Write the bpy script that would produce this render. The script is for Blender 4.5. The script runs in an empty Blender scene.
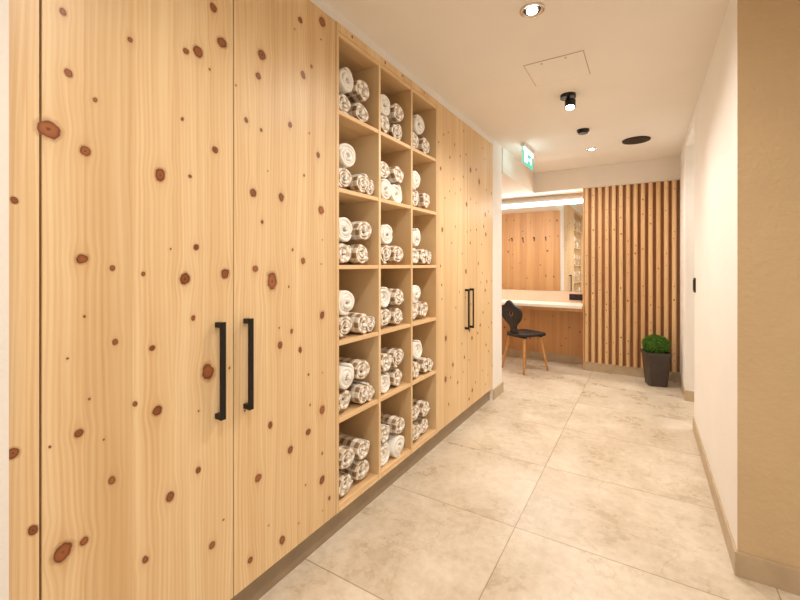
import bpy, bmesh, math, random
from mathutils import Vector, Matrix
random.seed(7)
S=bpy.context.scene
F=400.0; TH=math.radians(31.5); CH=1.30
XW=-1.25; XR=0.33; HC=2.51; YC=2.17
def srgb(r,g,b):
    f=lambda c:(c/255/12.92) if c/255<=0.04045 else ((c/255+0.055)/1.055)**2.4
    return (f(r),f(g),f(b),1)
# ---------- helpers ----------
def link(o,parent=None):
    S.collection.objects.link(o)
    if parent: o.parent=parent
    return o
def empty(name,loc=(0,0,0)):
    e=bpy.data.objects.new(name,None); e.empty_display_size=.1; e.location=loc
    S.collection.objects.link(e); return e
def mesh_obj(name,bm,mats,parent=None,smooth=False):
    me=bpy.data.meshes.new(name); bm.normal_update(); bm.to_mesh(me); bm.free()
    if not isinstance(mats,(list,tuple)): mats=[mats]
    for m in mats: me.materials.append(m)
    if smooth:
        for p in me.polygons: p.use_smooth=True
    return link(bpy.data.objects.new(name,me),parent)
def bbox(bm,a,b,mi=0,bev=0):
    r=bmesh.ops.create_cube(bm,size=1)
    vs=r['verts']
    for v in vs:
        v.co=Vector([a[i]+(v.co[i]+.5)*(b[i]-a[i]) for i in range(3)])
    fs=set(f for v in vs for f in v.link_faces)
    for f in fs: f.material_index=mi
    if bev>0:
        es=list(set(e for v in vs for e in v.link_edges))
        bmesh.ops.bevel(bm,geom=es,offset=bev,segments=2,affect='EDGES',profile=.7)
def box(name,a,b,mat,parent=None,bev=0):
    bm=bmesh.new(); bbox(bm,a,b,0,bev); return mesh_obj(name,bm,mat,parent)
def cyl(bm,c,r,h,seg=32,mi=0,axis='Z',r2=None,mat=None):
    if r2 is None: r2=r
    R={'Z':Matrix.Identity(4),'X':Matrix.Rotation(math.pi/2,4,'Y'),'Y':Matrix.Rotation(-math.pi/2,4,'X')}[axis]
    M=Matrix.Translation(c)@(mat if mat is not None else R)
    r_=bmesh.ops.create_cone(bm,cap_ends=True,segments=seg,radius1=r,radius2=r2,depth=h,matrix=M)
    for f in set(f for v in r_['verts'] for f in v.link_faces): f.material_index=mi
# ---------- materials ----------
class NT:
    def __init__(s,name):
        s.m=bpy.data.materials.new(name); s.m.use_nodes=True
        s.t=s.m.node_tree; s.b=s.t.nodes['Principled BSDF']; s.out=s.t.nodes['Material Output']
    def n(s,typ,**k):
        x=s.t.nodes.new(typ)
        for a,v in k.items(): setattr(x,a,v)
        return x
    def l(s,a,b): s.t.links.new(a,b)
    def math(s,op,a,b=None,c=None):
        x=s.n('ShaderNodeMath',operation=op)
        for i,v in enumerate((a,b,c)):
            if v is None: continue
            if isinstance(v,(int,float)): x.inputs[i].default_value=v
            else: s.l(v,x.inputs[i])
        return x.outputs[0]
    def ramp(s,fac,stops):
        x=s.n('ShaderNodeValToRGB'); e=x.color_ramp.elements
        while len(e)<len(stops): e.new(.5)
        for i,(p,c) in enumerate(stops):
            e[i].position=p; e[i].color=c
        s.l(fac,x.inputs[0]); return x.outputs[0]
    def mix(s,fac,a,b,mode='MIX'):
        x=s.n('ShaderNodeMix',data_type='RGBA',blend_type=mode)
        if isinstance(fac,(int,float)): x.inputs[0].default_value=fac
        else: s.l(fac,x.inputs[0])
        for i,v in ((6,a),(7,b)):
            if isinstance(v,tuple): x.inputs[i].default_value=v
            else: s.l(v,x.inputs[i])
        return x.outputs[2]
    def noise(s,vec,scale,detail=3,rough=.5):
        x=s.n('ShaderNodeTexNoise'); x.inputs['Scale'].default_value=scale
        x.inputs['Detail'].default_value=detail; x.inputs['Roughness'].default_value=rough
        if vec is not None: s.l(vec,x.inputs['Vector'])
        return x.outputs['Fac']
    def bump(s,h,st,dist=.01):
        x=s.n('ShaderNodeBump'); x.inputs['Strength'].default_value=st; x.inputs['Distance'].default_value=dist
        s.l(h,x.inputs['Height']); s.l(x.outputs[0],s.b.inputs['Normal'])
def plain(name,col,rough=.5,metal=0,var=.04,scale=8,bump=0,bscale=60,bd=.004):
    m=NT(name); tc=m.n('ShaderNodeTexCoord').outputs['Object']
    f=m.noise(tc,scale)
    d=tuple(c*(1-var*2) for c in col[:3])+(1,)
    u=tuple(min(1,c*(1+var)) for c in col[:3])+(1,)
    m.l(m.ramp(f,[(.3,d),(.7,u)]),m.b.inputs['Base Color'])
    m.b.inputs['Roughness'].default_value=rough; m.b.inputs['Metallic'].default_value=metal
    if bump: m.bump(m.noise(tc,bscale,5,.6),bump,bd)
    return m.m
def emis(name,col,st):
    m=NT(name); e=m.n('ShaderNodeEmission'); e.inputs[0].default_value=col; e.inputs[1].default_value=st
    m.l(e.outputs[0],m.out.inputs[0]); return m.m
def wood(name,across,along,c1,c2,board=.115,rough=.42,bv=.75):
    m=NT(name); tc=m.n('ShaderNodeTexCoord').outputs['Object']
    sp=m.n('ShaderNodeSeparateXYZ'); m.l(tc,sp.inputs[0])
    A=sp.outputs['XYZ'.index(across)]; L=sp.outputs['XYZ'.index(along)]
    at=m.n('ShaderNodeAttribute',attribute_name='warp')
    ha=m.n('ShaderNodeAttribute',attribute_name='halo')
    bi=m.math('FLOOR',m.math('DIVIDE',A,board))
    fr=m.math('FRACT',m.math('DIVIDE',A,board))
    wn=m.n('ShaderNodeTexWhiteNoise',noise_dimensions='1D'); m.l(bi,wn.inputs['W'])
    rnd=wn.outputs['Value']
    low=m.n('ShaderNodeCombineXYZ'); m.l(m.math('MULTIPLY',A,3.0),low.inputs[0]); m.l(m.math('MULTIPLY',L,.6),low.inputs[1]); m.l(m.math('MULTIPLY',rnd,30),low.inputs[2])
    w=m.noise(low.outputs[0],1.4,1.5)
    A2=m.math('ADD',m.math('ADD',A,m.math('MULTIPLY',w,.06)),at.outputs['Fac'])
    fq=m.math('MULTIPLY_ADD',rnd,200,340)
    rg=m.math('MULTIPLY_ADD',m.math('SINE',m.math('MULTIPLY',A2,fq)),.5,.5)
    gv=m.n('ShaderNodeCombineXYZ'); m.l(m.math('MULTIPLY',A2,95),gv.inputs[0]); m.l(m.math('MULTIPLY',L,1.0),gv.inputs[1]); m.l(m.math('MULTIPLY',rnd,17),gv.inputs[2])
    g=m.noise(gv.outputs[0],1.0,5,.65)
    gv2=m.n('ShaderNodeCombineXYZ'); m.l(m.math('MULTIPLY',A2,18),gv2.inputs[0]); m.l(m.math('MULTIPLY',L,.7),gv2.inputs[1]); m.l(m.math('MULTIPLY',rnd,9),gv2.inputs[2])
    g2=m.noise(gv2.outputs[0],1.0,3,.5)
    f=m.math('ADD',m.math('ADD',m.math('MULTIPLY',rg,.08),m.math('MULTIPLY',g,.5)),m.math('MULTIPLY',g2,.42))
    col=m.ramp(f,[(.35,c1),(.64,c2)])
    tone=m.ramp(rnd,[(0,(.86,.79,.70,1)),(.4,(.95,.91,.85,1)),(.7,(1,.98,.95,1)),(1,(1,1,1,1))])
    col=m.mix(bv,col,tone,'MULTIPLY')
    seam=m.ramp(fr,[(0,(.84,.77,.68,1)),(.012,(1,1,1,1))])
    col=m.mix(.6,col,seam,'MULTIPLY')
    col=m.mix(m.math('MULTIPLY',ha.outputs['Fac'],.5),col,(.56,.28,.11,1))
    m.l(col,m.b.inputs['Base Color']); m.b.inputs['Roughness'].default_value=rough
    m.bump(f,.1,.002)
    return m.m
PL=srgb(247,221,178); PD=srgb(226,188,138)
W_wall=wood('pine_vertical','Y','Z',PD,PL)
W_shelf=wood('pine_shelf','X','Y',srgb(232,192,142),srgb(246,216,170))
W_back=wood('pine_x','X','Z',srgb(198,146,94),srgb(222,174,122))
W_slat=wood('pine_slat','X','Z',srgb(220,176,128),srgb(240,206,160),board=.0745,bv=.7)
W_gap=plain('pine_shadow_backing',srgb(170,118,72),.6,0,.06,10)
def knotmat():
    m=NT('pine_knot'); uv=m.n('ShaderNodeUVMap').outputs[0]
    tc=m.n('ShaderNodeTexCoord').outputs['Object']
    nv=m.n('ShaderNodeTexNoise'); nv.inputs['Scale'].default_value=42; nv.inputs['Detail'].default_value=3; m.l(tc,nv.inputs['Vector'])
    ln=m.n('ShaderNodeVectorMath',operation='LENGTH'); m.l(uv,ln.inputs[0])
    r=m.math('ADD',ln.outputs['Value'],m.math('MULTIPLY',m.math('SUBTRACT',nv.outputs['Fac'],.5),.55))
    col=m.ramp(r,[(0,srgb(116,66,38)),(.15,srgb(172,106,60)),(.40,srgb(160,94,52)),(.50,srgb(114,64,36)),(.58,srgb(184,126,78)),(.9,srgb(228,182,126))])
    tone=m.ramp(m.noise(tc,6,1),[(.36,(.62,.52,.44,1)),(.60,(1.0,1.0,1.0,1))])
    col=m.mix(.85,col,tone,'MULTIPLY')
    al=m.ramp(r,[(.50,(1,1,1,1)),(.60,(.32,.32,.32,1)),(.85,(0,0,0,1))])
    m.l(col,m.b.inputs['Base Color']); m.l(al,m.b.inputs['Alpha']); m.b.inputs['Roughness'].default_value=.4
    return m.m
KN=knotmat()
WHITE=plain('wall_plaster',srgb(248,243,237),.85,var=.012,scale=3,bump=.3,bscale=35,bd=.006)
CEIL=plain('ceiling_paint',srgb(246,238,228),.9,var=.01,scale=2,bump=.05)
SHADED=plain('wall_plaster_shaded',srgb(214,187,148),.85,var=.03,scale=3,bump=.5,bscale=30,bd=.008)  # wall plaster with shade painted into its colour, for the near right face
BASE=plain('baseboard_tile',srgb(196,174,144),.45,var=.06,scale=12)
KICK=plain('kick_tile',srgb(160,140,115),.5,var=.06,scale=12)
BLACK=plain('black_metal',srgb(32,28,26),.4,.3)
BLKW=plain('black_stained_wood',srgb(38,30,26),.45,0,.15,20,.1,80)
DARK=plain('dark_gap',srgb(60,42,28),.9)
LEGW=plain('oak_leg',srgb(205,150,90),.45,0,.08,30)
COUNTER=plain('counter_stone',srgb(246,238,226),.3,0,.02)
SPLASH=plain('splash_panel',srgb(240,208,184),.4,0,.02)
WPL=plain('white_plastic',srgb(240,236,230),.35,0,.01)
CHROME=plain('brushed_chrome',srgb(215,205,195),.2,1,.02)
LAMP=emis('lamp_glow',(1,.93,.82,1),30)
LED=emis('led_strip',(1,.95,.88,1),9)
GREEN=emis('exit_green',srgb(110,200,165),1.4)
EXW=emis('exit_white',(.85,.95,1,1),3.5)
m=NT('mirror_glass'); m.b.inputs['Metallic'].default_value=1; m.b.inputs['Roughness'].default_value=.01
m.b.inputs['Base Color'].default_value=(.92,.92,.91,1); MIRROR=m.m
# floor
m=NT('stone_tiles'); tc=m.n('ShaderNodeTexCoord').outputs['Object']
mp=m.n('ShaderNodeMapping'); mp.inputs['Location'].default_value=(.55+4,-1.99+7.0,0); m.l(tc,mp.inputs[0])
br=m.n('ShaderNodeTexBrick'); br.offset=0; br.squash=1
br.inputs['Scale'].default_value=1; br.inputs['Brick Width'].default_value=1.0; br.inputs['Row Height'].default_value=.70
br.inputs['Mortar Size'].default_value=.0028; br.inputs['Mortar Smooth'].default_value=.1
br.inputs['Color1'].default_value=(1,1,1,1); br.inputs['Color2'].default_value=(.955,.945,.93,1); br.inputs['Mortar'].default_value=(.58,.52,.44,1)
m.l(mp.outputs[0],br.inputs['Vector'])
dv=m.n('ShaderNodeVectorMath',operation='DIVIDE'); m.l(mp.outputs[0],dv.inputs[0]); dv.inputs[1].default_value=(1.0,.70,1)
fl=m.n('ShaderNodeVectorMath',operation='FLOOR'); m.l(dv.outputs[0],fl.inputs[0])
wn=m.n('ShaderNodeTexWhiteNoise',noise_dimensions='3D'); m.l(fl.outputs[0],wn.inputs['Vector'])
sc=m.n('ShaderNodeVectorMath',operation='SCALE'); m.l(wn.outputs['Color'],sc.inputs[0]); sc.inputs['Scale'].default_value=9
ad=m.n('ShaderNodeVectorMath',operation='ADD'); m.l(tc,ad.inputs[0]); m.l(sc.outputs[0],ad.inputs[1]); tv=ad.outputs[0]
n1=m.noise(tv,3.0,10,.64)
nf=m.noise(tv,24,6,.7)
nd=m.n('ShaderNodeTexNoise'); nd.inputs['Scale'].default_value=2.4; nd.inputs['Detail'].default_value=9; nd.inputs['Roughness'].default_value=.58; nd.inputs['Distortion'].default_value=.5; m.l(tv,nd.inputs['Vector'])
vein=m.math('ABSOLUTE',m.math('SUBTRACT',nd.outputs['Fac'],.5))
vr=m.ramp(vein,[(0,(.86,.81,.74,1)),(.012,(1,1,1,1))])
fm=m.math('ADD',m.math('MULTIPLY',n1,.72),m.math('MULTIPLY',nf,.28))
c=m.ramp(fm,[(.36,srgb(200,184,160)),(.5,srgb(219,205,184)),(.64,srgb(233,222,204))])
c=m.mix(.75,c,vr,'MULTIPLY'); c=m.mix(1,c,br.outputs['Color'],'MULTIPLY')
m.l(c,m.b.inputs['Base Color'])
m.l(m.ramp(n1,[(.3,(.24,.24,.24,1)),(.7,(.38,.38,.38,1))]),m.b.inputs['Roughness'])
hh=m.math('MULTIPLY_ADD',br.outputs['Fac'],-1.0,m.math('MULTIPLY',fm,.6)); m.bump(hh,.3,.003)
FLOOR=m.m
# ---------- camera ----------
cam=bpy.data.cameras.new('camera'); co=bpy.data.objects.new('camera',cam); S.collection.objects.link(co)
cam.lens=18; cam.sensor_width=36; cam.shift_y=-35/800; cam.clip_start=.05
co.location=(0,0,CH); co.rotation_euler=(math.pi/2,0,TH); S.camera=co
RIGHT=Vector((math.cos(TH),math.sin(TH),0)); FWD=Vector((-math.sin(TH),math.cos(TH),0))
def onwall(u,v):
    d=FWD+RIGHT*((u-400)/F)+Vector((0,0,1))*((265-v)/F); s=XW/d.x
    return (d.y*s, CH+d.z*s)
# ---------- knots ----------
def knots(name,plane,pos,pts,parent):
    bm=bmesh.new(); uvl=bm.loops.layers.uv.new('UVMap')
    for (a,z,r) in pts:
        R=r/.55; ex=random.uniform(.75,1.0); ez=random.uniform(.85,1.2); an=random.uniform(-.4,.4)
        cs=[(-1,-1),(1,-1),(1,1),(-1,1)]; vs=[]
        for (i,j) in cs:
            x=R*(ex*i*math.cos(an)-ez*j*math.sin(an)); y=R*(ex*i*math.sin(an)+ez*j*math.cos(an))
            p={'X+':(pos,a+x,z+y),'Y-':(a+x,pos,z+y),'Y+':(a-x,pos,z+y)}[plane]
            vs.append(bm.verts.new(p))
        f=bm.faces.new(vs)
        for lp,(i,j) in zip(f.loops,cs): lp[uvl].uv=(i,j)
    return mesh_obj(name,bm,KN,parent)
def rnd_knots(a0,a1,z0,z1,n,rmin,rmax,mind=.08,lanes=None,avoid=()):
    out=[];tries=0
    while len(out)<n and tries<6000:
        tries+=1
        r=rmin+(rmax-rmin)*random.random()**2.5
        a=random.choice(lanes)+random.uniform(-.004,.004) if lanes else random.uniform(a0+r*1.8,a1-r*1.8)
        z=random.uniform(z0+.03,z1-.03)
        if all((a-p[0])**2+(z-p[1])**2>mind**2 for p in list(out)+list(avoid)): out.append((a,z,r))
    return out
def face_panel(name,y0,y1,z0,z1,kpts,parent):
    """veneer sheet on a door: fine grid carrying grain-flow attributes around the knots"""
    st=.008; ny=max(2,int((y1-y0)/st)); nz=int((z1-z0)/.010)
    vs=[];w=[];h=[]
    kl=[k for k in kpts if y0-.05<k[0]<y1+.05]
    for j in range(nz+1):
        z=z0+(z1-z0)*j/nz
        near=[k for k in kl if abs(z-k[1])<max(.09,k[2]*8)]
        for i in range(ny+1):
            y=y0+(y1-y0)*i/ny; ww=0; hh=0
            for (ky,kz,r) in near:
                dy=y-ky; dz=z-kz
                if abs(dy)>.12: continue
                ww-=r*.8*math.tanh(dy/(r*.8))*math.exp(-(dz/(2.8*r))**2)*math.exp(-(dy/(3.0*r))**2)
                hh+=math.exp(-(dz/(2.4*r))**2-(dy/(1.3*r))**2)*.6
            vs.append((DF+.0004,y,z)); w.append(ww); h.append(min(1,hh))
    fs=[(j*(ny+1)+i,j*(ny+1)+i+1,(j+1)*(ny+1)+i+1,(j+1)*(ny+1)+i) for j in range(nz) for i in range(ny)]
    me=bpy.data.meshes.new(name); me.from_pydata(vs,[],fs); me.materials.append(W_wall)
    a=me.attributes.new('warp','FLOAT','POINT'); a.data.foreach_set('value',w)
    a=me.attributes.new('halo','FLOAT','POINT'); a.data.foreach_set('value',h)
    return link(bpy.data.objects.new(name,me),parent)
# ---------- room shell ----------
box('floor',(-2.7,-1.6,-.1),(2.1,6.0,0),FLOOR)
box('ceiling',(-2.7,-1.6,HC),(2.1,6.0,HC+.1),CEIL)
box('wall_left',(-2.0,-1.6,0),(XW+.02,.31,HC),WHITE)
box('wall_left_back',(-2.0,.31,0),(-1.82,3.745,HC),WHITE)
box('wall_stub',(-2.7,3.745,0),(XW,4.03,HC),WHITE)
wp=box('wall_niche_panelling',(-2.7,4.03,.0),(XW-.012,4.06,2.25),W_back)
knots('panel_knots','Y+',4.0608,rnd_knots(-2.6,-1.27,.1,2.2,50,.007,.018,.10),wp)
box('wall_niche_left',(-2.8,3.745,0),(-2.7,6.0,HC),WHITE)
box('wall_back',(-2.7,5.75,0),(2.1,6.0,HC),WHITE)
box('ceiling_bulkhead_niche',(-2.7,4.06,2.25),(XW,5.42,HC),CEIL)
box('ceiling_bulkhead_vanity',(-2.7,5.42,2.25),(XR,5.75,HC),CEIL)
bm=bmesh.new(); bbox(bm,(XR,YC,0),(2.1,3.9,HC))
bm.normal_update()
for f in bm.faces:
    if f.normal.y<-.5: f.material_index=1  # side facing the camera gets the plaster with painted-in shade
mesh_obj('wall_right_near',bm,[WHITE,SHADED])
box('wall_right_far',(XR,4.7,0),(2.1,5.75,HC),WHITE)
box('wall_side_passage',(1.7,3.9,0),(2.1,4.7,HC),WHITE)
box('wall_right_lintel',(XR,3.9,2.44),(1.7,4.7,HC),WHITE)
box('wall_right_entry',(2.0,-1.6,0),(2.1,YC,HC),WHITE)
box('wall_rear',(-1.23,-1.6,0),(2.0,-1.5,HC),WHITE)
# baseboards
bh=.10; bt=.010
box('baseboard_right',(XR-bt,YC-bt,0),(XR,3.9+bt,bh),BASE,bev=.002)
box('baseboard_right_return',(XR,YC-bt,0),(2.0,YC,bh),BASE,bev=.002)
box('baseboard_right_far',(XR-bt,4.7-bt,0),(XR,5.37,bh),BASE,bev=.002)
box('baseboard_passage',(XR,4.7-bt,0),(1.7,4.7,bh),BASE,bev=.002)
box('baseboard_stub',(XW,3.747,0),(XW+bt,4.06,bh),BASE,bev=.002)
box('baseboard_niche',(-2.7,5.72,0),(-.66,5.732,bh),BASE,bev=.002)
box('baseboard_left',(XW+.02,-1.5,0),(XW+.032,.31,bh),BASE,bev=.002)
# ---------- wardrobe ----------
Y0,Y1,Y2,Y3=.31,.372,.905,1.459
Z0,Z1=.115,2.46; DF=XW
def handle(name,y,parent):
    bm=bmesh.new()
    bbox(bm,(DF+.026,y-.010,.775),(DF+.034,y+.010,1.106),0,.002)
    for z in (.785,1.096): bbox(bm,(DF,y-.010,z-.009),(DF+.030,y+.010,z+.009),0,.002)
    mesh_obj(name,bm,BLACK,parent)
def wardrobe(ys,side_l,side_r,hy,kpts):
    e=empty('wardrobe',(0,0,0))
    a=min(side_l[0],ys[0]); b=max(side_r[1],ys[2])
    bm=bmesh.new()
    bbox(bm,(-1.80,a,Z0),(DF-.022,b,Z1-.001))
    mesh_obj('carcass',bm,DARK,e)
    box('plinth',(-1.80,a,0),(DF-.03,b,Z0),KICK,e)
    for i,(p,q) in enumerate(((ys[0],ys[1]),(ys[1],ys[2]))):
        box('door_%d'%(i+1),(DF-.022,p+.002,Z0+.002),(DF,q-.002,Z1-.004),W_wall,e,.0012)
        face_panel('door_veneer_%d'%(i+1),p+.003,q-.003,Z0+.003,Z1-.005,kpts,e)
    if side_l[1]>side_l[0]:
        box('filler_left',(DF-.022,side_l[0],Z0),(DF,side_l[1]-.003,Z1),W_wall,e)
    if side_r[1]>side_r[0]: box('filler_right',(DF-.022,side_r[0]+.002,Z0),(DF,side_r[1],Z1),W_wall,e)
    for i,y in enumerate(hy): handle('handle_%d'%(i+1),y,e)
    knots('knots','X+',DF+.0011,kpts,e)
    return e
K1=[(48,129,22),(85,151,12),(68,73,8),(63,12,8),(160,175,13),(198,52,12),(186,51,8),(222,43,13),(213,8,10),(82,259,12),
(185,279,13),(225,274,13),(196,247,7),(112,268,6),(157,411,13),(79,433,11),(208,372,18),(63,552,20),(84,541,10),(170,497,12),
(115,342,7),(152,348,7),(193,318,6),(112,480,8),(198,470,8),(13,453,12),(33,530,12),(14,200,7),(130,40,7),(145,560,8),(215,150,7),(95,100,6),(212,545,8),
(262,55,12),(303,75,8),(322,22,12),(258,76,8),(253,193,10),(281,197,8),(321,210,9),(272,281,16),(255,269,9),(303,261,7),(322,315,8),
(322,410,10),(258,478,9),(290,450,8),(308,432,7),(280,345,8),(270,425,7),(318,155,7),(322,480,8),(246,120,7),(290,125,7),(300,350,6),(282,540,8),(250,560,8),(300,20,7)]
kp=[]
for (u,v,d) in K1:
    y,z=onwall(u,v); zc=y*math.cos(TH)-XW*math.sin(TH)
    kp.append((y,z,max(.005,d*.5*zc/F*.80)))
kp+=rnd_knots(Y1,Y2,.15,2.42,22,.003,.007,.055,avoid=kp)
kp+=rnd_knots(Y2,Y3,.15,2.42,26,.003,.008,.055,avoid=kp)
wardrobe((Y1,Y2,Y3),(Y0,Y1),(Y3,Y3),(.842,.955),kp)
Y4,Y5,Y6,Y7=2.55,3.11,3.67,3.742
wardrobe((Y4,Y5,Y6),(Y4,Y4),(Y6,Y7),(3.06,3.160),
   rnd_knots(Y4,Y5,.15,2.42,38,.006,.018,.085)+rnd_knots(Y5,Y6,.15,2.42,38,.006,.018,.085)+rnd_knots(Y6,Y7,.3,2.3,4,.006,.010,.3))
box('trim_above_wardrobe',(-1.80,.31,Z1),(DF-.004,3.745,HC),WHITE)
# ---------- towel shelf ----------
sh=empty('towel_shelf_unit')
T=.02; cols=[Y3+.002+ (Y4-Y3-.004-T)*i/3 for i in range(4)]
zs=[.135,.55,.922,1.29,1.662,2.035,2.408]
D0=-1.66
bm=bmesh.new()
for y in cols: bbox(bm,(D0,y,Z0),(DF,y+T,Z1-.002),0,.001)
mesh_obj('dividers',bm,W_wall,sh)
bm=bmesh.new()
for c in range(3):
    for z in zs: bbox(bm,(D0,cols[c]+T,z-T/2),(DF-.002,cols[c+1],z+T/2),0,.001)
mesh_obj('shelves',bm,W_shelf,sh)
bm=bmesh.new()
bbox(bm,(DF-.02,Y3+.002,2.419),(DF+.0006,Y4-.002,Z1-.002)); bbox(bm,(DF-.02,Y3+.002,Z0),(DF+.0004,Y4-.002,.125))
bbox(bm,(D0-.02,Y3+.002,Z0),(D0,Y4-.002,Z1-.002))
mesh_obj('back_and_rails',bm,W_wall,sh)
box('plinth',(-1.80,Y3,0),(DF-.03,Y4,Z0),KICK,sh)
kk=[]
for (u,v) in ((352,38),(385,62),(402,74),(424,92)):
    y,z=onwall(u,v); kk.append((y,2.44,.007))
knots('rail_knots','X+',DF+.0014,kk,sh)
kk=[]
for c in range(3):
    for r in range(6): 
        if random.random()<.8: kk.append((cols[c]+random.uniform(.08,.28),zs[r]+random.uniform(.2,.32),random.uniform(.007,.013)))
knots('back_knots','X+',D0+.001,kk,sh)
# ---------- towels ----------
def towelmat(name,check):
    m=NT(name); uv=m.n('ShaderNodeUVMap').outputs[0]
    tc=m.n('ShaderNodeTexCoord').outputs['Object']
    wh=srgb(252,249,243)
    if check:
        sp=m.n('ShaderNodeSeparateXYZ'); m.l(uv,sp.inputs[0])
        P=.050
        a=m.math('GREATER_THAN',m.math('FRACT',m.math('DIVIDE',sp.outputs[0],P)),.52)
        b=m.math('GREATER_THAN',m.math('FRACT',m.math('DIVIDE',sp.outputs[1],P)),.52)
        f=m.math('MULTIPLY',m.math('ADD',a,b),.5)
        col=m.ramp(f,[(0,wh),(.5,srgb(218,200,176)),(1,srgb(146,118,90))])
        m.l(col,m.b.inputs['Base Color'])
    else:
        m.l(m.ramp(m.noise(tc,30),[(.3,srgb(249,245,237)),(.7,wh)]),m.b.inputs['Base Color'])
    m.b.inputs['Roughness'].default_value=.95
    m.bump(m.noise(tc,420,3,.7),.5,.003)
    return m.m
TW=towelmat('towel_white',False); TCk=towelmat('towel_check',True)
def roll_mesh(name,mat,R,turns,L,seed):
    rr=random.Random(seed)
    N=int(turns*26); r0=.012; th=(R-r0)/turns*.92
    ph=[rr.uniform(0,6.28) for _ in range(4)]
    prof=[(0,.28),(.004,.5),(.02,.5),(L*.5,.5),(L-.02,.5),(L-.004,.5),(L,.28)]
    ring=[(a,o) for a,o in prof]+[(a,-o) for a,o in reversed(prof)]
    bm=bmesh.new(); uvl=bm.loops.layers.uv.new('UVMap'); rows=[]; arc=0; info=[]
    for i in range(N+1):
        t=i/N; ang=t*turns*2*math.pi+ph[0]
        r=r0+(R-r0-th/2)*t
        r*=1+.035*math.sin(2*ang+ph[1])+.02*math.sin(5*ang+ph[2])
        da=.012*(1-t)*math.sin(ph[3])+.0035*math.sin(1.7*ang+ph[1])
        k=1 if 0<i<N else .5
        row=[]
        for (a,o) in ring:
            rad=r+o*th*k
            s=1+.03*math.sin(a*25+ph[2]+ang)
            row.append(bm.verts.new((a+da-L,rad*math.cos(ang)*1.1*s,rad*math.sin(ang)*.94*s)))
        rows.append(row); info.append(arc); arc+=r*2*math.pi*turns/N
    M=len(ring)
    for i in range(N):
        for j in range(M):
            k=(j+1)%M
            f=bm.faces.new((rows[i][j],rows[i][k],rows[i+1][k],rows[i+1][j]))
            vj=ring[j][0]+(0 if ring[j][1]>0 else .02); vk=ring[k][0]+(0 if ring[k][1]>0 else .02)
            for lp,(uu,vv) in zip(f.loops,((info[i],vj),(info[i],vk),(info[i+1],vk),(info[i+1],vj))): lp[uvl].uv=(uu,vv)
    for row in (rows[0],list(reversed(rows[-1]))): bm.faces.new(row)
    bmesh.ops.recalc_face_normals(bm,faces=bm.faces)
    me=bpy.data.meshes.new(name); bm.to_mesh(me); bm.free(); me.materials.append(mat)
    for p in me.polygons: p.use_smooth=True
    return me
WM=[roll_mesh('white_roll_%d'%i,TW,.070,random.choice((2.4,2.7,3.0)),.30,i) for i in range(4)]
CM=[roll_mesh('check_roll_%d'%i,TCk,.063,random.choice((2.2,2.5,2.8)),.30,20+i) for i in range(4)]
tw=empty('rolled_towels')
pat=[
 [('CC','WC'),('CC','WC'),('CC','W')],
 [('CCc','W'),('WW','CC'),('CC','W')],
 [('CC','WC'),('CC','W'),('CCc','W')],
 [('CCc','W'),('CC','WC'),('CC','W')],
 [('CCc','WC'),('WC','CC'),('CCc','W')],
 [('CC','CC'),('WW','CC'),('CC','CC')]]
ti=0
for ri in range(6):
    z=zs[5-ri]+T/2
    for c in range(3):
        y0=cols[c]+T; y1=cols[c+1]; w=y1-y0
        bot,top=pat[ri][c]
        def put(k,y,zz,rot):
            global ti
            ti+=1
            me=random.choice(WM if k in 'Ww' else CM)
            o=bpy.data.objects.new('towel_%d'%ti,me); o.location=(DF-.015-random.uniform(0,.02),y,zz)
            sc=random.uniform(.95,1.03)
            if k=='c': sc=.78
            o.scale=(1,sc,sc); o.rotation_euler=(random.choice((0,math.pi))+random.uniform(-.25,.25),0,random.uniform(-.03,.03))
            link(o,tw)
        n=len(bot); rb=.071
        put(bot[0],y0+rb+.006,z+.062,0); put(bot[1],y0+rb*3+.008,z+.062,0)
        if n>2: put('c',y0+w-.055,z+.048,0)
        if len(top)==1: put(top[0],y0+.095+random.uniform(-.01,.03),z+.180,0)
        else:
            put(top[0],y0+rb+.012,z+.182,0); put(top[1],y0+rb*3+.012,z+.178,0)
# ---------- slatted panel ----------
sl=empty('slatted_wood_panel')
X0,X1=-.64,XR-.003
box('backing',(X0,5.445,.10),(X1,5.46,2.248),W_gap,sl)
box('vanity_side_panel',(X0-.016,5.40,.0),(X0-.001,5.75,2.25),W_back)  # thin wooden side panel between the slats and the back wall
box('base_strip',(X0,5.405,0),(X1,5.46,.105),BASE,sl)
bm=bmesh.new(); n=13; pitch=(X1-X0)/n; lanes=[]
for i in range(n):
    xa=X0+pitch*i+.002; wd=.044; xm=xa+wd/2; lanes.append(xm)
    prof=[(xa,5.446),(xa,5.405)]+[(xm+wd/2*math.cos(a),5.405-.020*math.sin(a)) for a in [math.pi*(1-k/10) for k in range(1,10)]]+[(xa+wd,5.405),(xa+wd,5.446)]
    prof=[(x,(y if y>5.404 else max(y,5.387))) for x,y in prof]
    lo=[bm.verts.new((x,y,.105)) for x,y in prof]; hi=[bm.verts.new((x,y,2.248)) for x,y in prof]
    for k in range(len(prof)):
        k2=(k+1)%len(prof); bm.faces.new((lo[k],lo[k2],hi[k2],hi[k]))
    bm.faces.new(list(reversed(lo))); bm.faces.new(hi)
bmesh.ops.recalc_face_normals(bm,faces=bm.faces)
mesh_obj('slats',bm,W_slat,sl)
knots('slat_knots','Y-',5.3862,rnd_knots(0,0,.15,2.2,90,.004,.009,.07,lanes),sl)
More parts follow.
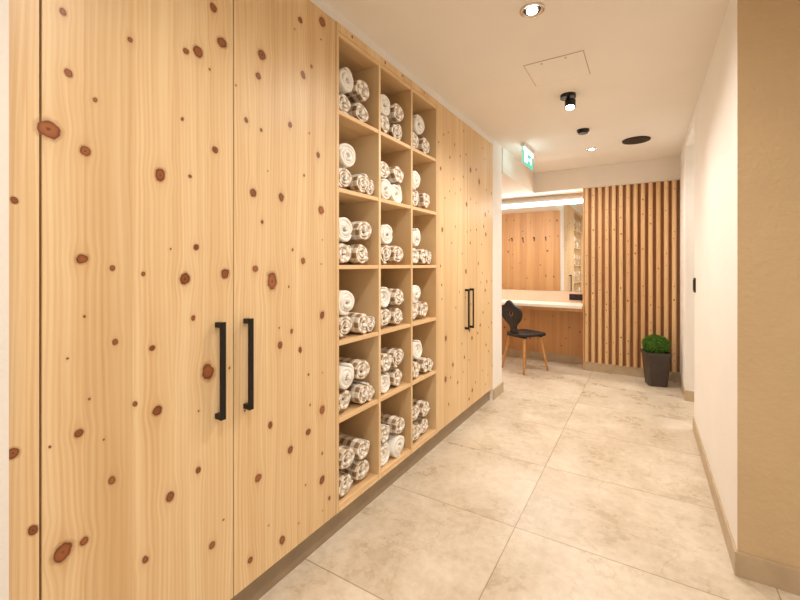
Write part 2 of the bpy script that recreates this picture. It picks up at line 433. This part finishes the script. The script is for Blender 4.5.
# ---------- vanity ----------
van=empty('vanity_counter')
box('counter_top',(-2.7,5.30,.765),(X0-.018,5.732,.80),COUNTER,van,.003)
box('counter_apron',(-2.7,5.34,.725),(X0-.018,5.36,.765),W_back,van)
box('splashback',(-2.7,5.722,.80),(X0-.018,5.745,.945),SPLASH,van)
bp=box('wall_vanity_panelling',(-2.7,5.732,.0),(X0-.018,5.75,.76),W_back)
knots('panel_knots','Y-',5.7312,rnd_knots(-2.6,-.7,.15,.70,22,.007,.016,.1),bp)
mir=empty('wall_mirror')
box('glass',(-2.6,5.728,.95),(X0-.05,5.738,2.11),MIRROR,mir)
box('backing',(-2.62,5.738,.945),(X0-.018,5.748,2.20),WPL,mir)
box('led_strip_top',(-2.6,5.70,2.12),(X0-.035,5.738,2.165),LED,mir)
box('led_cover',(-2.6,5.69,2.165),(X0-.035,5.738,2.20),WPL,mir)
box('frame_right',(X0-.048,5.70,.95),(X0-.030,5.738,2.12),WPL,mir)
box('led_strip_right',(X0-.029,5.705,.95),(X0-.019,5.738,2.12),LED,mir)
so=empty('power_outlet')
box('plate',(-.86,5.708,.835),(-.70,5.7215,.915),BLACK,so,.003)
bm=bmesh.new()
for x in (-.82,-.74): cyl(bm,(x,5.706,.875),.022,.006,24,0,'Y')
mesh_obj('sockets',bm,BLKW,so)
# hooks
hk=empty('coat_hooks')
bm=bmesh.new()
for i in range(5):
    x=-2.30+i*.20
    bbox(bm,(x-.007,4.0605,1.73),(x+.007,4.066,1.80),0,.002)
    cyl(bm,(x,4.085,1.79),.005,.04,12,0,'Y'); cyl(bm,(x,4.108,1.79),.010,.008,16,0,'Y')
mesh_obj('hooks',bm,BLACK,hk)
# ---------- chair ----------
def chair(loc,rot):
    e=empty('wooden_chair',loc); e.rotation_euler=(0,0,rot)
    bm=bmesh.new(); N=48; out=[]
    for i in range(N):
        a=2*math.pi*i/N; ca,sa=math.cos(a),math.sin(a)
        p=4.0; rr=(abs(ca)**p+abs(sa)**p)**(-1/p)
        y=.205*rr*sa; x=(.185+.035*(y/.2))*rr*ca
        out.append((x,y))
    levels=[(.432,.93),(.437,.98),(.448,1.0),(.458,1.0),(.465,.98),(.467,.94),(.461,.70),(.459,.3)]
    rows=[[bm.verts.new((x*s,y*s,z)) for x,y in out] for z,s in levels]
    for a,b in zip(rows,rows[1:]):
        for i in range(N): bm.faces.new((a[i],a[(i+1)%N],b[(i+1)%N],b[i]))
    bm.faces.new(list(reversed(rows[0]))); bm.faces.new(rows[-1])
    mesh_obj('seat',bm,BLKW,e,True)
    for i,(sx,sy) in enumerate(((-1,-1),(1,-1),(1,1),(-1,1))):
        top=Vector((sx*.12,sy*.13,.434)); bot=Vector((sx*.185,sy*.20,0))
        bm=bmesh.new(); d=(bot-top); q=d.to_track_quat('Z','Y').to_matrix(); rows=[]
        for t,r in ((0,.013),(.06,.016),(.25,.019),(.5,.018),(.8,.014),(1,.011)):
            c=top+d*t; rows.append([bm.verts.new(c+q@Vector((r*math.cos(k*math.pi/6),r*math.sin(k*math.pi/6),0))) for k in range(12)])
        for v in rows[-1]: v.co.z=0
        for a,b in zip(rows,rows[1:]):
            for k in range(12): bm.faces.new((a[k],a[(k+1)%12],b[(k+1)%12],b[k]))
        bm.faces.new(rows[0]); bm.faces.new(rows[-1]); bmesh.ops.recalc_face_normals(bm,faces=bm.faces)
        mesh_obj('leg_%d'%(i+1),bm,LEGW,e,True)
    bm=bmesh.new()
    for sy in (-1,1): bbox(bm,(-.15,sy*.13-.02,.415),(.15,sy*.13+.02,.434),0,.003)
    mesh_obj('seat_battens',bm,BLKW,e)
    cu=bpy.data.curves.new('backrest','CURVE'); cu.dimensions='2D'; cu.fill_mode='BOTH'; cu.extrude=.010; cu.bevel_depth=.003; cu.bevel_resolution=2
    half=[(0.055,0),(.06,.03),(.045,.07),(.05,.11),(.085,.15),(.13,.19),(.165,.25),(.175,.30),(.155,.345),(.12,.365),(.085,.375),(.055,.40),(.03,.425),(0,.435)]
    pts=half+[(-x,y) for x,y in reversed(half[:-1])]
    sp=cu.splines.new('BEZIER'); sp.bezier_points.add(len(pts)-1)
    for p,(x,y) in zip(sp.bezier_points,pts): p.co=(x,y,0); p.handle_left_type=p.handle_right_type='AUTO'
    sp.use_cyclic_u=True; sp.resolution_u=5
    sp=cu.splines.new('POLY'); H=[]
    for i in range(40):
        t=2*math.pi*i/40; H.append((.0036*16*math.sin(t)**3*.8,.265+.0030*(13*math.cos(t)-5*math.cos(2*t)-2*math.cos(3*t)-math.cos(4*t))))
    sp.points.add(39)
    for p,(x,y) in zip(sp.points,H): p.co=(x,y,0,1)
    sp.use_cyclic_u=True
    cu.materials.append(BLKW)
    tmp=bpy.data.objects.new('tmpc',cu); S.collection.objects.link(tmp)
    bpy.context.view_layer.update()
    me=bpy.data.meshes.new_from_object(tmp.evaluated_get(bpy.context.evaluated_depsgraph_get())); bpy.data.objects.remove(tmp)
    o=bpy.data.objects.new('backrest',me); me.materials.clear(); me.materials.append(BLKW)
    o.location=(0,-.165,.445); o.rotation_euler=(math.radians(90+13),0,0); link(o,e)
chair((-1.28,5.06,0),-math.radians(30))
# ---------- plant ----------
pl=empty('potted_boxwood_plant',(.10,5.16,0)); pl.rotation_euler=(0,0,math.radians(14))
POT=plain('pot_dark',srgb(70,60,54),.5,0,.08,10,.2,40)
bm=bmesh.new()
def sq(h,z,r=.02):
    o=[]
    for (cx,cy,a0) in ((1,1,0),(-1,1,90),(-1,-1,180),(1,-1,270)):
        for k in range(4):
            a=math.radians(a0+k*30); o.append((cx*(h-r)+r*math.cos(a),cy*(h-r)+r*math.sin(a),z))
    return [bm.verts.new(p) for p in o]
lv=[(.085,0),(.088,.004),(.115,.33),(.121,.332),(.123,.36),(.119,.363),(.110,.363),(.107,.33)]
rows=[sq(h,z) for h,z in lv]
for a,b in zip(rows,rows[1:]):
    for i in range(16): bm.faces.new((a[i],a[(i+1)%16],b[(i+1)%16],b[i]))
bm.faces.new(list(reversed(rows[0]))); bm.faces.new(rows[-1])
mesh_obj('pot',bm,POT,pl)
bm=bmesh.new(); cyl(bm,(0,0,.37),.012,.09,12); mesh_obj('stem',bm,plain('bark',srgb(90,65,40),.9),pl)
m=NT('boxwood_leaf'); tc=m.n('ShaderNodeTexCoord').outputs['Object']
m.l(m.ramp(m.noise(tc,60,2),[(.3,srgb(50,92,26)),(.55,srgb(92,142,46)),(.75,srgb(146,184,80))]),m.b.inputs['Base Color']); m.b.inputs['Roughness'].default_value=.5
LEAF=m.m
bm=bmesh.new(); cc=Vector((0,0,.43))
bmesh.ops.create_icosphere(bm,subdivisions=3,radius=.09,matrix=Matrix.Translation(cc))
for i in range(3200):
    d=Vector((random.gauss(0,1),random.gauss(0,1),random.gauss(0,1))).normalized()
    rad=random.uniform(.085,.128)*(1+.04*math.sin(7*d.x+3*d.z)); p=cc+Vector((d.x*rad,d.y*rad,d.z*rad*.82))
    if p.z<.372: continue
    t=(d+Vector((random.uniform(-1,1),random.uniform(-1,1),random.uniform(-.6,1)))).normalized()
    s=t.cross(Vector((random.random(),random.random(),random.random()))).normalized(); nn=t.cross(s)*.003
    l=random.uniform(.014,.022); w=l*.32
    vs=[bm.verts.new(p),bm.verts.new(p+t*l*.5+s*w+nn),bm.verts.new(p+t*l),bm.verts.new(p+t*l*.5-s*w+nn)]
    bm.faces.new(vs)
mesh_obj('foliage',bm,LEAF,pl)
# ---------- ceiling fixtures ----------
PW=1.8
LC=(1,.94,.865)
def spotlight(x,y,z,power,ang=150,rad=.035,tilt=(0,0),col=LC):
    L=bpy.data.lights.new('lamp','SPOT'); L.energy=power*PW; L.spot_size=math.radians(ang); L.spot_blend=1; L.shadow_soft_size=rad; L.color=col
    o=bpy.data.objects.new('lamp_light',L); o.location=(x,y,z); o.rotation_euler=(tilt[0],tilt[1],0); return o
def downlight(x,y,power,h=HC,ring=CHROME,r=.045):
    e=empty('recessed_downlight',(x,y,h))
    bm=bmesh.new(); N=40
    pr=[(r+.012,0),(r+.012,-.004),(r+.006,-.007),(r,-.006),(r-.006,-.002),(r-.010,-.001)]
    rows=[[bm.verts.new((a*math.cos(2*math.pi*k/N),a*math.sin(2*math.pi*k/N),z)) for k in range(N)] for a,z in pr]
    for a,b in zip(rows,rows[1:]):
        for k in range(N): bm.faces.new((a[k],a[(k+1)%N],b[(k+1)%N],b[k]))
    bmesh.ops.recalc_face_normals(bm,faces=bm.faces); mesh_obj('trim_ring',bm,ring,e,True)
    bm=bmesh.new(); cyl(bm,(0,0,-.0015),r-.006,.003,32,0); mesh_obj('reflector',bm,BLACK,e)
    bm=bmesh.new(); cyl(bm,(0,0,-.006),r*.55,.006,24,0); mesh_obj('bulb',bm,LAMP,e)
    l=spotlight(0,0,-.03,power,165,.03); link(l,e)
for (x,y,p) in ((-.457,1.945,28),(-.476,4.60,31),(-.36,.55,22),(-.36,-.7,25),(1.2,-.7,20),(1.2,.9,12),(1.0,4.3,18)):  # first two are visible fixtures; the rest are unseen, added to brighten the space
    downlight(x,y,p,h=HC if not(x==1.0) else 2.44)
downlight(-1.9,5.0,17,h=2.25)  # out of sight in the niche, added for extra light
def surface_spot(x,y,power,tiltx):
    e=empty('ceiling_spotlight',(x,y,HC))
    bm=bmesh.new(); cyl(bm,(0,0,-.012),.052,.024,36); cyl(bm,(0,0,-.036),.012,.03,16); mesh_obj('mount',bm,BLACK,e)
    R=Matrix.Rotation(tiltx,4,'X'); bm=bmesh.new()
    c=Vector((.012,.01,-.065)); cyl(bm,c,.036,.05,32,mat=R); mesh_obj('head',bm,BLACK,e)
    bm=bmesh.new(); ax=R@Vector((0,0,-1)); cyl(bm,c+ax*.026,.029,.003,28,mat=R); mesh_obj('lens',bm,LAMP,e)
    p=c+ax*.05; l=spotlight(p.x,p.y,p.z,power,150,.03,(tiltx,0)); link(l,e)
surface_spot(-.467,3.05,31,math.radians(-12))
e=empty('smoke_detector',(-.474,3.91,HC)); bm=bmesh.new(); cyl(bm,(0,0,-.008),.052,.016,36); cyl(bm,(0,0,-.024),.040,.018,36,r2=.048); mesh_obj('body',bm,BLACK,e)
e=empty('ceiling_speaker',(-.074,4.49,HC)); bm=bmesh.new(); cyl(bm,(0,0,-.005),.120,.010,48)
for r in (.03,.055,.08,.10):
    for k in range(36):
        a0=2*math.pi*k/36;a1=2*math.pi*(k+1)/36
        vs=[bm.verts.new((rr*math.cos(a),rr*math.sin(a),-.0115)) for rr,a in ((r,a0),(r+.012,a0),(r+.012,a1),(r,a1))]; bm.faces.new(vs)
mesh_obj('grille',bm,BLACK,e)
# access panel
e=empty('ceiling_access_panel'); xa,xb,ya,yb=-.63,-.295,2.46,2.79
box('hatch',(xa+.004,ya+.004,HC-.003),(xb-.004,yb-.004,HC-.0002),CEIL,e)
LINE=plain('hatch_gap',srgb(180,162,142),.9); bm=bmesh.new()
for a,b in (((xa,ya),(xb,ya+.004)),((xa,yb-.004),(xb,yb)),((xa,ya),(xa+.004,yb)),((xb-.004,ya),(xb,yb))):
    bbox(bm,(a[0],a[1],HC-.0016),(b[0],b[1],HC-.0001))
for x in (xa+.10,xb-.10): cyl(bm,(x,ya+.03,HC-.0034),.006,.002,16)
mesh_obj('frame_gap',bm,LINE,e)
# exit sign
e=empty('exit_sign',(-1.03,4.20,0))
box('mount',(-.02,-.20,HC-.035),(.02,.20,HC),WPL,e,.004)
box('panel',(-.006,-.20,2.315),(.006,.20,HC-.035),GREEN,e,.001)
bm=bmesh.new()
for s in (-1,1):
    xx=sorted((s*.0062,s*.0075))
    bbox(bm,(xx[0],-.16,2.335),(xx[1],-.05,2.43)); bbox(bm,(xx[0],.0,2.375),(xx[1],.13,2.395))
    bbox(bm,(xx[0],.09,2.350),(xx[1],.115,2.42))
    bbox(bm,(xx[0],-.195,2.44),(xx[1],.195,2.47))
mesh_obj('pictogram',bm,EXW,e)
# LED light for mirror
L=bpy.data.lights.new('mirror_led','AREA'); L.shape='RECTANGLE'; L.size=1.9; L.size_y=.03; L.energy=13; L.color=LC
o=bpy.data.objects.new('led_light',L); o.location=(-1.6,5.685,2.12); o.rotation_euler=(math.radians(-50),0,0); link(o,mir)
# switch on right wall
e=empty('light_switch'); box('plate',(XR-.010,3.78,1.09),(XR,3.86,1.20),BLACK,e,.002); box('rocker',(XR-.014,3.795,1.105),(XR-.009,3.845,1.185),BLKW,e,.002)
# world
w=bpy.data.worlds.new('world'); S.world=w; w.use_nodes=True
w.node_tree.nodes['Background'].inputs[0].default_value=(1,.92,.82,1); w.node_tree.nodes['Background'].inputs[1].default_value=.3
S.view_settings.view_transform='Standard'
